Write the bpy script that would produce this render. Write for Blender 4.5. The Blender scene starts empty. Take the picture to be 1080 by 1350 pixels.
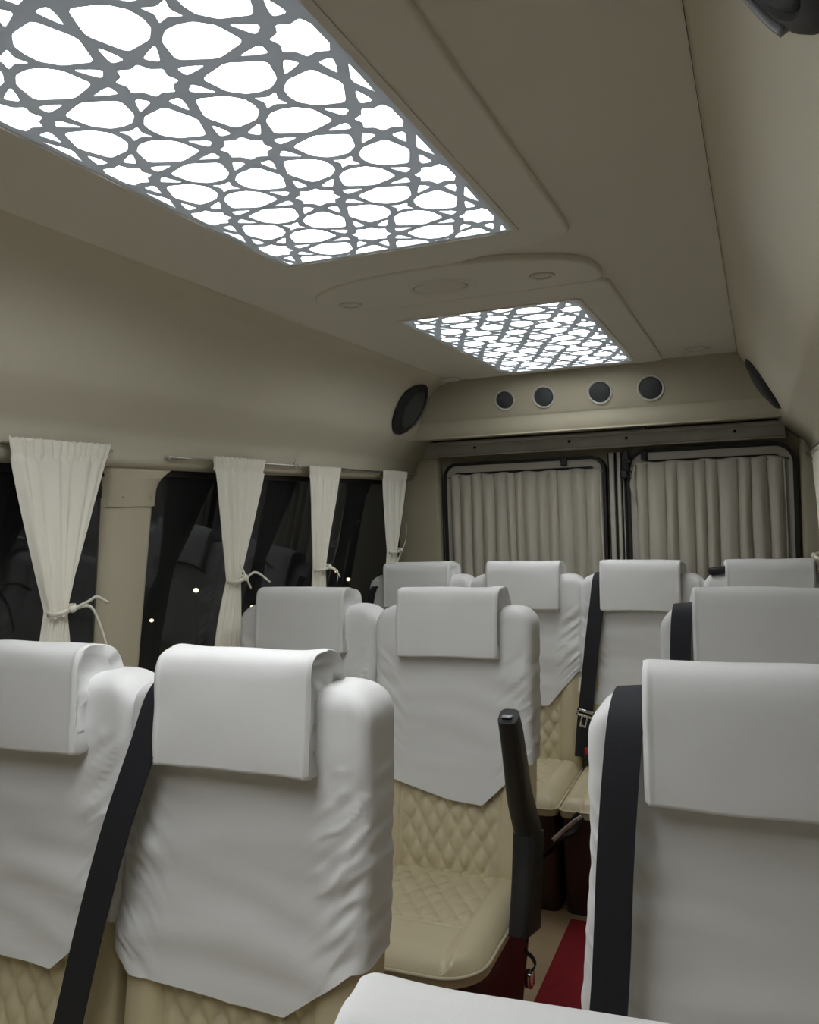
import bpy, bmesh, math, random
from mathutils import Vector, Matrix, noise
from mathutils.geometry import delaunay_2d_cdt
COL = bpy.context.scene.collection
FLOOR = -1.38          # camera height is the origin
rnd = random.Random(5)

# ------------------------------------------------------------------ materials
def mat(name, col, rough=.6, metal=0, bump=0, bscale=80, var=0, vscale=4, spec=.5, sheen=0, weave=0, emit=None, estr=0, coat=0):
    m = bpy.data.materials.new(name); m.use_nodes = True
    nt = m.node_tree; b = nt.nodes['Principled BSDF']
    b.inputs['Base Color'].default_value = (*col, 1)
    b.inputs['Roughness'].default_value = rough
    b.inputs['Metallic'].default_value = metal
    b.inputs['Specular IOR Level'].default_value = spec
    if sheen: b.inputs['Sheen Weight'].default_value = sheen
    if coat: b.inputs['Coat Weight'].default_value = coat
    tc = nt.nodes.new('ShaderNodeTexCoord')
    if var:
        n = nt.nodes.new('ShaderNodeTexNoise'); n.inputs['Scale'].default_value = vscale; n.inputs['Detail'].default_value = 5
        nt.links.new(tc.outputs['Object'], n.inputs['Vector'])
        r = nt.nodes.new('ShaderNodeMix'); r.data_type = 'RGBA'
        r.inputs[6].default_value = (*[c*(1-var) for c in col], 1)
        r.inputs[7].default_value = (*[min(1, c*(1+var)) for c in col], 1)
        nt.links.new(n.outputs['Fac'], r.inputs[0]); nt.links.new(r.outputs[2], b.inputs['Base Color'])
    if bump:
        n = nt.nodes.new('ShaderNodeTexNoise'); n.inputs['Scale'].default_value = bscale; n.inputs['Detail'].default_value = 4
        nt.links.new(tc.outputs['Object'], n.inputs['Vector'])
        bp = nt.nodes.new('ShaderNodeBump'); bp.inputs['Strength'].default_value = bump; bp.inputs['Distance'].default_value = .002
        nt.links.new(n.outputs['Fac'], bp.inputs['Height']); nt.links.new(bp.outputs['Normal'], b.inputs['Normal'])
    if emit:
        b.inputs['Emission Color'].default_value = (*emit, 1); b.inputs['Emission Strength'].default_value = estr
    return m
M = dict(
    ceil=mat('ceiling_vinyl', (.74,.71,.63), .62, bump=.08, bscale=300, var=.04, vscale=2),
    trim=mat('moulded_trim', (.78,.75,.67), .5, bump=.05, bscale=200),
    wall=mat('wall_vinyl', (.66,.615,.49), .55, bump=.08, bscale=260, var=.05, vscale=3),
    pillar=mat('pillar_plastic', (.58,.53,.39), .42, bump=.05, bscale=200, var=.03),
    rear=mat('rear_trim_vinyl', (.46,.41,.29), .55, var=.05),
    seam=mat('seam_dark', (.03,.027,.02), .9),
    cloth=mat('white_cotton', (.74,.74,.73), .88, bump=.10, bscale=500, var=.02, vscale=6, sheen=.15),
    leather=mat('cream_leather', (.62,.545,.36), .36, bump=.2, bscale=240, var=.05, vscale=7),
    piping=mat('cream_piping', (.55,.5,.36), .5),
    brown=mat('maroon_leatherette', (.045,.017,.014), .45, bump=.2, bscale=200, var=.15, vscale=5),
    black=mat('black_plastic', (.012,.012,.013), .5, bump=.1, bscale=300),
    belt=mat('black_webbing', (.010,.011,.016), .75, bump=.4, bscale=500),
    steel=mat('brushed_steel', (.55,.55,.52), .3, 1),
    chrome=mat('chrome', (.75,.75,.72), .16, 1),
    greymetal=mat('dull_grey_metal', (.52,.50,.45), .5, .3, var=.2, vscale=12),
    rubber=mat('dark_rubber', (.016,.014,.012), .6),
    curtain=mat('cream_curtain', (.86,.83,.72), .85, bump=.3, bscale=350, sheen=.2),
    rcurtain=mat('beige_curtain', (.60,.56,.47), .85, bump=.3, bscale=350, var=.05, vscale=5),
    doorframe=mat('beige_door_frame', (.52,.49,.41), .45, var=.06, vscale=8),
    red=mat('red_carpet', (.23,.004,.010), .95, bump=.7, bscale=600, var=.25, vscale=30),
    floor=mat('tan_vinyl_floor', (.40,.29,.17), .5, var=.2, vscale=9),
    dark=mat('dark_recess', (.02,.018,.015), .8),
    mesh=mat('speaker_mesh', (.05,.056,.055), .55, bump=.8, bscale=900),
    mesh2=mat('vent_grille', (.045,.05,.05), .5, bump=.6, bscale=900),
    ring=mat('satin_ring', (.62,.62,.58), .3, .3),
    redp=mat('red_button', (.5,.01,.01), .4),
    lens=mat('frosted_lens', (.70,.68,.62), .35),
    greyp=mat('grey_plastic', (.30,.31,.32), .35),
    lamp=mat('lit_street_lamp', (1,.9,.7), .5, emit=(1,.80,.52), estr=20),
)
# translucent cloth for curtains
# lit diffuser
def emission(name, col, s):
    m = bpy.data.materials.new(name); m.use_nodes = True; nt = m.node_tree
    nt.nodes.clear(); o = nt.nodes.new('ShaderNodeOutputMaterial'); e = nt.nodes.new('ShaderNodeEmission')
    e.inputs[0].default_value = (*col, 1); e.inputs[1].default_value = s
    nt.links.new(e.outputs[0], o.inputs[0]); return m
M['lit'] = emission('lit_diffuser', (.96,.985,1), 7.0)
def lattice_mat():
    m = mat('grey_acrylic_lattice', (.60,.63,.66), .4)
    nt = m.node_tree; b = nt.nodes['Principled BSDF']; o = nt.nodes['Material Output']
    t = nt.nodes.new('ShaderNodeBsdfTranslucent'); t.inputs[0].default_value = (.48,.51,.545, 1)
    mx = nt.nodes.new('ShaderNodeMixShader'); mx.inputs[0].default_value = .19
    nt.links.new(b.outputs[0], mx.inputs[1]); nt.links.new(t.outputs[0], mx.inputs[2]); nt.links.new(mx.outputs[0], o.inputs[0])
    return m
M['lattice'] = lattice_mat()
def glass_mat():
    m = bpy.data.materials.new('tinted_window_glass'); m.use_nodes = True; nt = m.node_tree
    nt.nodes.clear(); o = nt.nodes.new('ShaderNodeOutputMaterial')
    g = nt.nodes.new('ShaderNodeBsdfGlossy'); g.inputs['Roughness'].default_value = .02; g.inputs[0].default_value = (.85,.88,.92,1)
    t = nt.nodes.new('ShaderNodeBsdfTransparent'); t.inputs[0].default_value = (.42,.43,.42,1)
    d = nt.nodes.new('ShaderNodeBsdfDiffuse'); d.inputs[0].default_value = (.05,.05,.05,1)
    f = nt.nodes.new('ShaderNodeFresnel'); ge = nt.nodes.new('ShaderNodeNewGeometry'); ma = nt.nodes.new('ShaderNodeMath'); ma.operation = 'MULTIPLY_ADD'
    ma.inputs[1].default_value = 1/1.5-1.5; ma.inputs[2].default_value = 1.5     # same reflectance from either face of the pane
    nt.links.new(ge.outputs['Backfacing'], ma.inputs[0]); nt.links.new(ma.outputs[0], f.inputs[0])
    m1 = nt.nodes.new('ShaderNodeMixShader'); m1.inputs[0].default_value = .35
    m2 = nt.nodes.new('ShaderNodeMixShader')
    nt.links.new(t.outputs[0], m1.inputs[1]); nt.links.new(d.outputs[0], m1.inputs[2])
    nt.links.new(f.outputs[0], m2.inputs[0]); nt.links.new(m1.outputs[0], m2.inputs[1]); nt.links.new(g.outputs[0], m2.inputs[2])
    nt.links.new(m2.outputs[0], o.inputs[0]); return m
M['glass'] = glass_mat()

# ------------------------------------------------------------------ helpers
def link(name, me, m, parent=None, smooth=True):
    o = bpy.data.objects.new(name, me); COL.objects.link(o)
    if m is not None:
        me.materials.clear(); me.materials.append(m)
    if smooth:
        for p in me.polygons: p.use_smooth = True
    if parent: o.parent = parent
    return o
def bm_obj(name, bm, m, parent=None, smooth=True, sharp=None):
    me = bpy.data.meshes.new(name); bmesh.ops.recalc_face_normals(bm, faces=bm.faces)
    bm.to_mesh(me); bm.free()
    o = link(name, me, m, parent, smooth)
    if sharp: me.set_sharp_from_angle(angle=math.radians(sharp))
    return o
def tag(o, label=None, cat=None, group=None, kind=None):
    if label: o['label'] = label
    if cat: o['category'] = cat
    if group: o['group'] = group
    if kind: o['kind'] = kind
    return o
def empty(name, loc=(0,0,0), rz=0):
    o = bpy.data.objects.new(name, None); COL.objects.link(o); o.location = loc; o.rotation_euler.z = rz
    o.empty_display_size = .05; return o
def box(bm, a, b, bevel=0, seg=2):
    vs = [bm.verts.new((x,y,z)) for x in (a[0],b[0]) for y in (a[1],b[1]) for z in (a[2],b[2])]
    fs = [(0,1,3,2),(4,6,7,5),(0,4,5,1),(2,3,7,6),(0,2,6,4),(1,5,7,3)]
    F = [bm.faces.new([vs[i] for i in f]) for f in fs]
    if bevel:
        es = set(e for f in F for e in f.edges)
        bmesh.ops.bevel(bm, geom=list(es), offset=bevel, segments=seg, affect='EDGES', profile=.5)
def grid(bm, P, closeu=False):
    """P[i][j] of points -> quads"""
    V = [[bm.verts.new(p) for p in row] for row in P]
    for i in range(len(V)-1):
        n = len(V[i])
        for j in range(n if closeu else n-1):
            bm.faces.new((V[i][j], V[i][(j+1)%n], V[i+1][(j+1)%n], V[i+1][j]))
    return V
def cap(bm, row):
    bm.faces.new(row)
def tube(bm, pts, r, n=10):
    pts = [Vector(p) for p in pts]; rows = []
    for i, p in enumerate(pts):
        d = (pts[min(i+1, len(pts)-1)]-pts[max(i-1, 0)]).normalized()
        a = d.cross(Vector((0,0,1)) if abs(d.z) < .9 else Vector((1,0,0))).normalized(); b = d.cross(a)
        rr = r[i] if isinstance(r, (list, tuple)) else r
        rows.append([p+rr*(math.cos(t)*a+math.sin(t)*b) for t in [2*math.pi*k/n for k in range(n)]])
    V = grid(bm, rows, True); cap(bm, V[0][::-1]); cap(bm, V[-1])
def lathe(bm, prof, mat4, n=40):
    """prof: (r,h) list; axis local z, placed by mat4"""
    rows = []
    for r, h in prof:
        rows.append([mat4 @ Vector((max(r,1e-4)*math.cos(2*math.pi*k/n), max(r,1e-4)*math.sin(2*math.pi*k/n), h)) for k in range(n)])
    V = grid(bm, rows, True); cap(bm, V[0][::-1]); cap(bm, V[-1])
def catmull(pts, n):
    P = [Vector(p) for p in pts]; P = [P[0]*2-P[1]]+P+[P[-1]*2-P[-2]]; out = []
    for i in range(1, len(P)-2):
        for k in range(n):
            t = k/n
            out.append(.5*((2*P[i])+(P[i+1]-P[i-1])*t+(2*P[i-1]-5*P[i]+4*P[i+1]-P[i+2])*t*t+(3*P[i]-P[i-1]-3*P[i+1]+P[i+2])*t**3))
    out.append(P[-2]); return out
def ribbon(bm, pts, wdir, width, th=.0022, n=6):
    pts = catmull(pts, n); W0 = Vector(wdir).normalized(); rows = []
    for i, p in enumerate(pts):
        d = (pts[min(i+1, len(pts)-1)]-pts[max(i-1, 0)]).normalized()
        w = (W0-d*W0.dot(d)).normalized(); nn = d.cross(w)
        h, t = w*width/2, nn*th/2
        rows.append([p-h-t, p+h-t, p+h+t, p-h+t])
    V = grid(bm, rows, True); cap(bm, V[0][::-1]); cap(bm, V[-1])
def rrect(cx, cy, w, h, r, n=8):
    out = []
    for sx, sy, a0 in ((1,1,0),(-1,1,90),(-1,-1,180),(1,-1,270)):
        for k in range(n+1):
            a = math.radians(a0+90*k/n); out.append((cx+sx*(w/2-r)+r*math.cos(a), cy+sy*(h/2-r)+r*math.sin(a)))
    return out
def plate(name, loops, m, axis='z', base=0, thick=.01, bevel=.0, parent=None):
    """2D outline with holes extruded along an axis, via a filled curve"""
    cu = bpy.data.curves.new(name, 'CURVE'); cu.dimensions = '2D'; cu.fill_mode = 'BOTH'
    cu.extrude = thick/2-bevel; cu.bevel_depth = bevel; cu.bevel_resolution = 2 if bevel else 0
    for L in loops:
        s = cu.splines.new('POLY'); s.points.add(len(L)-1); s.use_cyclic_u = True
        for p, q in zip(s.points, L): p.co = (q[0], q[1], 0, 1)
    t = bpy.data.objects.new('tmp', cu); COL.objects.link(t)
    me = bpy.data.meshes.new_from_object(t.evaluated_get(bpy.context.evaluated_depsgraph_get()))
    bpy.data.objects.remove(t); bpy.data.curves.remove(cu)
    me.name = name
    if axis == 'z': me.transform(Matrix.Translation((0,0,base)))
    elif axis == 'y': me.transform(Matrix(((1,0,0,0),(0,0,-1,base),(0,1,0,0),(0,0,0,1))))   # (x,y)->(x,z)
    o = link(name, me, m, parent, False)
    return o
def extrude_profile(bm, prof, y0, y1, ny=1):
    """open profile of (x,z) swept along y"""
    grid(bm, [[(x, y0+(y1-y0)*k/ny, z) for x, z in prof] for k in range(ny+1)])
def smooth2(pts, n=6):
    return [(p.x, p.y) for p in catmull([(a, b, 0) for a, b in pts], n)]
def solid(o, t, off=0):
    md = o.modifiers.new('thickness', 'SOLIDIFY'); md.thickness = t; md.offset = off

# ------------------------------------------------------------------ shell
Y0, Y1 = -1.5, 4.06
ZC = .578
# ceiling
bm = bmesh.new(); box(bm, (-1.24, Y0, ZC), (-.062, 3.66, ZC+.02)); tag(bm_obj('ceiling', bm, M['ceil'], smooth=False), kind='structure')
# coves + walls
left = [(-1.24,.5685),(-1.27,.566),(-1.325,.553),(-1.37,.518),(-1.41,.468),(-1.47,.352),(-1.50,.312),(-1.545,.268),(-1.578,.232),(-1.597,.19),(-1.606,.162),(-1.625,.148),(-1.675,.142)]
right = [(-.058,ZC+.004),(-.05,.566),(-.005,.500),(.09,.335),(.12,.300),(.165,.262),(.198,.228),(.217,.19),(.226,.162),(.245,.148),(.295,.142)]
lowL = [(-1.675,.142)]; 
def wall(name, prof, sx, xin, skirt):
    root = empty(name, (0,0,0))
    tag(root, kind='structure')
    bm = bmesh.new(); P = prof[:2]+smooth2(prof[2:], 4); extrude_profile(bm, P, Y0, Y1, 8)
    o = bm_obj('upper_panel', bm, M['wall'], root); solid(o, .008, 1 if sx < 0 else -1)
    bm = bmesh.new(); extrude_profile(bm, skirt, Y0, Y1, 4)
    o = bm_obj('lower_panel', bm, M['wall'], root); solid(o, .008, 0)
    return root
wall('wall_left', left, -1, 0, smooth2([(-1.755,-.50),(-1.725,-.505),(-1.712,-.53),(-1.72,-.8),(-1.73,-1.38)], 4))
wall('wall_right', right, 1, 0, smooth2([(.375,-.50),(.345,-.505),(.332,-.53),(.34,-.8),(.35,-1.38)], 4))
# seam groove between ceiling and right side panel
bm = bmesh.new(); box(bm, (-.0650, Y0, ZC-.0014), (-.0565, 3.64, ZC+.003)); tag(bm_obj('trim_1', bm, M['seam'], smooth=False), kind='structure')
# floor
bm = bmesh.new(); box(bm, (-1.74, Y0, FLOOR-.03), (.36, Y1, FLOOR)); tag(bm_obj('floor', bm, M['floor'], smooth=False), kind='structure')
# front wall closes the cabin behind the camera
bm = bmesh.new(); box(bm, (-1.9, Y0-.03, FLOOR-.03), (.5, Y0, ZC+.05)); tag(bm_obj('wall_front', bm, M['wall'], smooth=False), kind='structure')
# rear wall
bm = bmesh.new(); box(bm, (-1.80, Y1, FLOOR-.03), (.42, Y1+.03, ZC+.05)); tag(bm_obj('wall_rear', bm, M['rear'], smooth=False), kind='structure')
# rear bulkhead box (carries the four round grilles)
bk = [(3.615,ZC+.01),(3.622,.566),(3.634,.54),(3.668,.44),(3.682,.405),(3.688,.392),(3.69,.35),(3.698,.326),(3.715,.318),(3.98,.335),(4.06,.338)]
bm = bmesh.new()
B2 = smooth2(bk, 5)
# clipped to the cove outline on either side
def xlim(z, prof):
    for (x0,z0),(x1,z1) in zip(prof, prof[1:]):
        if z1 <= z <= z0: return x0+(x1-x0)*(z0-z)/(z0-z1+1e-9)
    return prof[0][0]
grid(bm, [[(xlim(z, left)-.01+(xlim(z, right)-xlim(z, left)+.02)*k/24, y, z) for k in range(25)] for y, z in B2])
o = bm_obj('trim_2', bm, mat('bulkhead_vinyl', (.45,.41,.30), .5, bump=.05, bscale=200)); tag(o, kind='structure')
# rear corner pillars
for i, (xa, xb) in enumerate(((-1.72,-1.475),(.165,.34))):
    bm = bmesh.new(); box(bm, (xa, 3.985, FLOOR), (xb, 4.06, .34), .02, 3)
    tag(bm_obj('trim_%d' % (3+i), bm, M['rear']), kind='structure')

# windows
def window(name, x0, x1, ya, yb, sx, zt=.14, zb=-.50):
    root = empty(name, (x0, (ya+yb)/2, (zt+zb)/2)); tag(root, kind='structure'); inv = Matrix.Translation(-Vector(root.location))
    def P(y, z): return (x0+(x1-x0)*(zt-z)/(zt-zb), y, z)
    bm = bmesh.new()
    a = [P(ya, zb), P(yb, zb), P(yb, zt+.01), P(ya, zt+.01)]
    f1 = [bm.verts.new(p) for p in a]; f2 = [bm.verts.new((p[0]+sx*.005, p[1], p[2])) for p in a]
    bm.faces.new(f1); bm.faces.new(f2[::-1])
    for i in range(4): bm.faces.new((f1[i], f1[(i+1)%4], f2[(i+1)%4], f2[i]))
    bm.transform(inv); bm_obj('pane', bm, M['glass'], root, False)
    # rubber surround
    out = rrect((ya+yb)/2, (zt+zb)/2, yb-ya+.02, zt-zb+.02, .03); inn = rrect((ya+yb)/2, (zt+zb)/2, yb-ya-.03, zt-zb-.03, .06)
    bm = bmesh.new(); n = len(out)
    rows = []
    for L, dx in ((out,0),(out,-.012*sx),(inn,-.010*sx),(inn,0)):
        rows.append([(P(*q)[0]+dx, q[0], q[1]) for q in L])
    rows.append(rows[0]); V = grid(bm, rows, True); bmesh.ops.remove_doubles(bm, verts=bm.verts, dist=1e-5)
    bm.transform(inv); bm_obj('gasket', bm, M['rubber'], root, True, 40)
    return root
window('window_1', -1.668, -1.745, .25, 1.90, -1)
window('window_2', -1.668, -1.745, 2.00, 3.995, -1)
window('window_3', .288, .365, .25, 3.995, 1)
# pillar between the left windows
root = empty('trim_5', (-1.66, 1.95, -.15)); tag(root, kind='structure'); inv = Matrix.Translation(-Vector(root.location))
def pil_x(z): return -1.648-.085*(.14-z)/.64
rows = []
for z in [.06-.02*k for k in range(0, 30)]:
    x = pil_x(z); s = (.06-z)/.6
    ya, yb = 1.862+.006*s, 2.052-.012*s
    rows.append([(x-.05, ya-.012, z), (x-.012, ya-.008, z), (x-.002, ya+.004, z), (x+.004, ya+.02, z), (x+.006, (ya+yb)/2, z), (x+.004, yb-.02, z), (x-.002, yb-.004, z), (x-.012, yb, z), (x-.05, yb, z)])
bm = bmesh.new(); grid(bm, rows); bm.transform(inv); bm_obj('pillar_panel', bm, M['pillar'], root)
rows = []
for k in range(25):
    t = k/24; z = .036+t*.112; x = pil_x(z)+.010+.004*t
    fl = max(0, (t-.35)/.65)**2.2*.075
    ya, yb = 1.858-fl*.25, 2.056+fl
    if t > .93: x -= .004
    rows.append([(x-.06, ya-.004, z), (x-.012, ya, z), (x, ya+.012, z), (x+.002, (ya+yb)/2, z), (x, yb-.012, z), (x-.012, yb, z), (x-.06, yb, z)])
rows = [[(p[0]-.03, p[1], p[2]) for p in rows[0]]]+rows+[[(p[0]-.03, p[1], p[2]+.001) for p in rows[-1]]]
bm = bmesh.new(); grid(bm, rows); bm.transform(inv); bm_obj('pillar_capital', bm, M['pillar'], root, True, 50)
for y, z in ((1.905,.065),(2.02,.062),(1.985,.125)):
    bm = bmesh.new(); lathe(bm, [(.0001,.003),(.0035,.002),(.0045,0),(.0045,-.004)], Matrix.Translation((pil_x(z)+.0125, y, z)) @ Matrix.Rotation(math.pi/2, 4, 'Y'), 12)
    bm.transform(inv); bm_obj('screw', bm, M['greymetal'], root)

# ------------------------------------------------------------------ ceiling mouldings
PX0, PX1 = -.9855, -.4525
def clip(poly, x0, y0, x1, y1):
    def c(poly, f, inter):
        out = []
        for i in range(len(poly)):
            a, b = poly[i-1], poly[i]
            if f(b):
                if not f(a): out.append(inter(a, b))
                out.append(b)
            elif f(a): out.append(inter(a, b))
        return out
    for ax, v, s in ((0,x0,1),(0,x1,-1),(1,y0,1),(1,y1,-1)):
        if not poly: return poly
        def it(a, b, ax=ax, v=v):
            t = (v-a[ax])/(b[ax]-a[ax]); return tuple(a[k]+(b[k]-a[k])*t for k in (0,1))
        poly = c(poly, lambda p: s*(p[ax]-v) >= 0, it)
    return poly
def area(p): return abs(sum(p[i-1][0]*p[i][1]-p[i][0]*p[i-1][1] for i in range(len(p))))/2
def chaikin(P, n=2, k=.2):
    for _ in range(n):
        Q = []
        for i in range(len(P)):
            a, b = P[i], P[(i+1)%len(P)]
            Q += [(a[0]+(b[0]-a[0])*k, a[1]+(b[1]-a[1])*k), (a[0]+(b[0]-a[0])*(1-k), a[1]+(b[1]-a[1])*(1-k))]
        P = Q
    return P
def cell_holes():
    """holes of the rosette pattern in one unit cell centred on the eight pointed star"""
    H = []
    st = []
    for k in range(8):                                    # eight pointed star
        a = math.radians(22.5+45*k); st.append((.178*math.cos(a), .178*math.sin(a)))
        b = a+math.radians(22.5); st.append((.138*math.cos(b), .138*math.sin(b)))
    H.append(chaikin(st, 1, .12))
    fs = []
    for k in range(4):                                    # small four pointed star
        a = math.radians(45+90*k); fs.append((.5+.105*math.cos(a), .5+.105*math.sin(a)))
        b = a+math.radians(45); fs.append((.5+.045*math.cos(b), .5+.045*math.sin(b)))
    H.append(chaikin(fs, 1, .12))
    pet = [(.026,0),(.112,-.213),(.29,-.168),(.366,-.085),(.380,0),(.366,.085),(.29,.168),(.112,.213)]
    for s in (1,-1):
        H.append(chaikin([(s*x, y+.5) for x, y in pet], 2, .11))
        H.append(chaikin([(x+.5, s*y) for y, x in pet], 2, .11))
    tri = [(0,.39),(.022,.33),(.042,.25),(.03,.232),(-.03,.232),(-.042,.25),(-.022,.33)]
    tr2 = [(.282,.282),(.225,.175),(.205,.145),(.185,.145),(.145,.185),(.145,.205),(.175,.225)]
    for k in range(4):
        a = math.pi/2*k; c, s = math.cos(a), math.sin(a)
        for T in (tri, tr2): H.append(chaikin([(c*x-s*y, s*x+c*y) for x, y in T], 1, .2))
    return H
CELL = cell_holes(); A = .2318
def light_panel(name, y0, y1, ys, label, zp, hs=1):
    """lattice panel: star rows at ys + k*A"""
    cx, cy = (PX0+PX1)/2, (y0+y1)/2
    root = empty(name, (cx, cy, zp)); tag(root, label, 'ceiling light', 'lattice ceiling light panels')
    w, h = PX1-PX0, y1-y0
    loops = [rrect(0, 0, w, h, .012)]
    mx = .012
    holes = []
    for i in range(-2, 3):
        for j in range(-2, int(h/A)+3):
            for H in CELL:
                hx, hy = sum(p[0] for p in H)/len(H), sum(p[1] for p in H)/len(H)
                P = [(i*A+(hx+(x-hx)*hs)*A, ys-cy+j*A+(hy+(y-hy)*hs)*A) for x, y in H]
                P = clip(P, -w/2+mx, -h/2+mx, w/2-mx, h/2-mx)
                if len(P) > 2 and area(P) > 6e-5:
                    # drop doubled points
                    Q = [p for k, p in enumerate(P) if math.dist(p, P[k-1]) > 2e-4]
                    if len(Q) > 2:
                        c = (sum(p[0] for p in Q)/len(Q), sum(p[1] for p in Q)/len(Q))
                        if not any(math.dist(c, q) < .004 for q in holes): holes.append(c); loops.append(Q)
    plate('lattice', loops, M['lattice'], 'z', .002, .006, 0, root)
    bm = bmesh.new(); box(bm, (-w/2, -h/2, .0072), (w/2, h/2, .0088)); bm_obj('diffuser', bm, M['lit'], root, False)
    # slim bright frame
    out = rrect(0,0,w+.026,h+.026,.022); inn = rrect(0,0,w,h,.012)
    bm = bmesh.new(); rows = [[(x,y,z) for x,y in L] for L, z in ((out,.0),(out,-.004),(inn,-.004),(inn,.002))]
    rows.append(rows[0]); grid(bm, rows, True); bmesh.ops.remove_doubles(bm, verts=bm.verts, dist=1e-6)
    bm_obj('frame', bm, M['trim'], root, False)
light_panel('ceiling_light_panel', -.137, 1.7175, .905-4*A, 'large grey star lattice light panel in the ceiling, nearest and brightest', .5685)
light_panel('ceiling_light_panel', 2.378, 3.537, 2.378+A/2, 'smaller lattice light panel in the ceiling above the back rows', .5685, .89)

def surround(name, x0, x1, y0, y1, hole, z=.567, r=.05, outline=None):
    out = outline or rrect((x0+x1)/2, (y0+y1)/2, x1-x0, y1-y0, r)
    loops = [out]
    if hole: loops.append(rrect((hole[0]+hole[2])/2, (hole[1]+hole[3])/2, hole[2]-hole[0], hole[3]-hole[1], .014))
    o = plate(name, loops, M['trim'], 'z', z+.009, .018, .005)
    o.data.set_sharp_from_angle(angle=math.radians(50))
    tag(o, kind='structure'); return o
g = .002
def fillet(P, r, n=5):
    out = []
    for i in range(len(P)):
        a, b, c = Vector(P[i-1]), Vector(P[i]), Vector(P[(i+1)%len(P)])
        rr = min(r, (a-b).length*.45, (c-b).length*.45); p, q = b+(a-b).normalized()*rr, b+(c-b).normalized()*rr
        for k in range(n+1):
            t = k/n; w = p*(1-t)**2+b*2*t*(1-t)+q*t*t; out.append((w.x, w.y))
    return out
OUT = fillet([(-1.25,-.25),(-.352,-.25),(-.352,1.80),(-.72,1.90),(-.95,1.93),(-1.05,1.985),(-1.06,2.215),(-.347,2.215),(-.347,3.595),(-1.25,3.595)], .045)
o = plate('trim_6', [OUT]+[rrect((PX0+PX1)/2, (a+b)/2, PX1-PX0+2*g, b-a+2*g, .014) for a, b in ((-.137,1.7175),(2.378,3.537))], M['trim'], 'z', .576, .018, .005)
o.data.set_sharp_from_angle(angle=math.radians(50)); tag(o, kind='structure')
pod = [(-1.07,2.185),(-.375,2.185),(-.352,2.165),(-.345,2.12),(-.352,2.05),(-.375,1.995),(-.42,1.955),(-.50,1.915),(-.62,1.888),(-.72,1.88),(-.84,1.888),(-.94,1.912),(-1.02,1.952),(-1.06,1.99),(-1.085,2.05),(-1.092,2.12),(-1.088,2.165)]
surround('trim_8', 0,0,0,0, None, outline=chaikin(pod, 2, .25), z=.562)

ZP = .562
def down(x, y, z): return Matrix.Translation((x, y, z)) @ Matrix.Rotation(math.pi, 4, 'X')
# oval central speaker
root = empty('ceiling_speaker', (-.735, 2.045, ZP)); tag(root, 'shallow beige oval speaker grille in the ceiling between the two light panels', 'speaker')
S = Matrix.Diagonal((1.25,1,1,1))
bm = bmesh.new(); lathe(bm, [(.058,0),(.062,.003),(.072,.004),(.077,0)], S @ Matrix.Rotation(math.pi, 4, 'X')); bm_obj('rim', bm, M['trim'], root, True, 40)
bm = bmesh.new(); lathe(bm, [(.058,0),(.05,.0015),(.0001,.004)], S @ Matrix.Rotation(math.pi, 4, 'X')); bm_obj('grille', bm, M['ceil'], root)
def spot(x, y, z, r, label, nm='ceiling_spotlight', group=None):
    root = empty(nm, (x, y, z)); tag(root, label, 'spotlight', group)
    R = Matrix.Rotation(math.pi, 4, 'X')
    bm = bmesh.new(); lathe(bm, [(r*.62,0),(r*.68,.007 if r > .04 else .004),(r*.9,.008 if r > .04 else .005),(r,.004),(r,0)], R, 32); bm_obj('rim', bm, M['lens'], root, True, 40)
    bm = bmesh.new(); lathe(bm, [(r*.62,.0),(r*.5,.004 if r > .04 else .001),(.0001,.006 if r > .04 else .0025)], R, 32); bm_obj('lens', bm, M['lens' if r > .04 else 'trim'], root)
spot(-.476, 2.068, ZP, .032, 'small round pale spotlight right of the oval ceiling speaker', group='small ceiling spotlights')
spot(-1.013, 2.098, ZP, .032, 'small round pale spotlight left of the oval ceiling speaker', group='small ceiling spotlights')
spot(-1.235, 3.53, .5655, .042, 'pale round spotlight in the ceiling corner near the left oval speaker', group='small ceiling spotlights')
spot(-.202, 3.45, ZC-.002, .045, 'pale round spotlight in the ceiling corner near the right oval speaker', group='small ceiling spotlights')

# side speakers on the coves
def cove_speaker(c, nrm, tang, label, r=.115):
    n = Vector(nrm).normalized(); t = Vector(tang).normalized(); s = n.cross(t)
    root = empty('oval_speaker', c); tag(root, label, 'speaker', 'black side speakers')
    Mx = Matrix((( *[0]*4,),)*4) if False else Matrix(((t.x,s.x,n.x,0),(t.y,s.y,n.y,0),(t.z,s.z,n.z,0),(0,0,0,1)))
    bm = bmesh.new(); lathe(bm, [(r*.70,.016),(r*.76,.024),(r*.9,.020),(r*.985,.010),(r,0)], Mx, 48); bm_obj('housing', bm, M['black'], root, True, 50)
    bm = bmesh.new(); lathe(bm, [(r*.74,.018),(r*.6,.027),(r*.35,.033),(.0001,.036)], Mx, 48); bm_obj('grille', bm, M['mesh'], root)
    bm = bmesh.new(); ribbon(bm, [Mx @ Vector((r*.93*math.cos(a), r*.93*math.sin(a), .021)) for a in [math.radians(-35+14*k) for k in range(6)]], n, .008, .006)
    bm_obj('crescent_trim', bm, M['greyp'], root)
    return root
cove_speaker((-1.415,3.485,.450), (.86,-.0,-.50), (0,1,0), 'round black speaker on the left sloping cove beside the back bulkhead', .132)
cove_speaker((.033,3.47,.43), (-.86,-.0,-.50), (0,1,0), 'black speaker seen edge on, high on the right side near the back bulkhead')
root = cove_speaker((.022,.735,.462), (-.86,0,-.50), (0,1,0), 'black and grey speaker cut off at the top right corner', .105)

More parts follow.
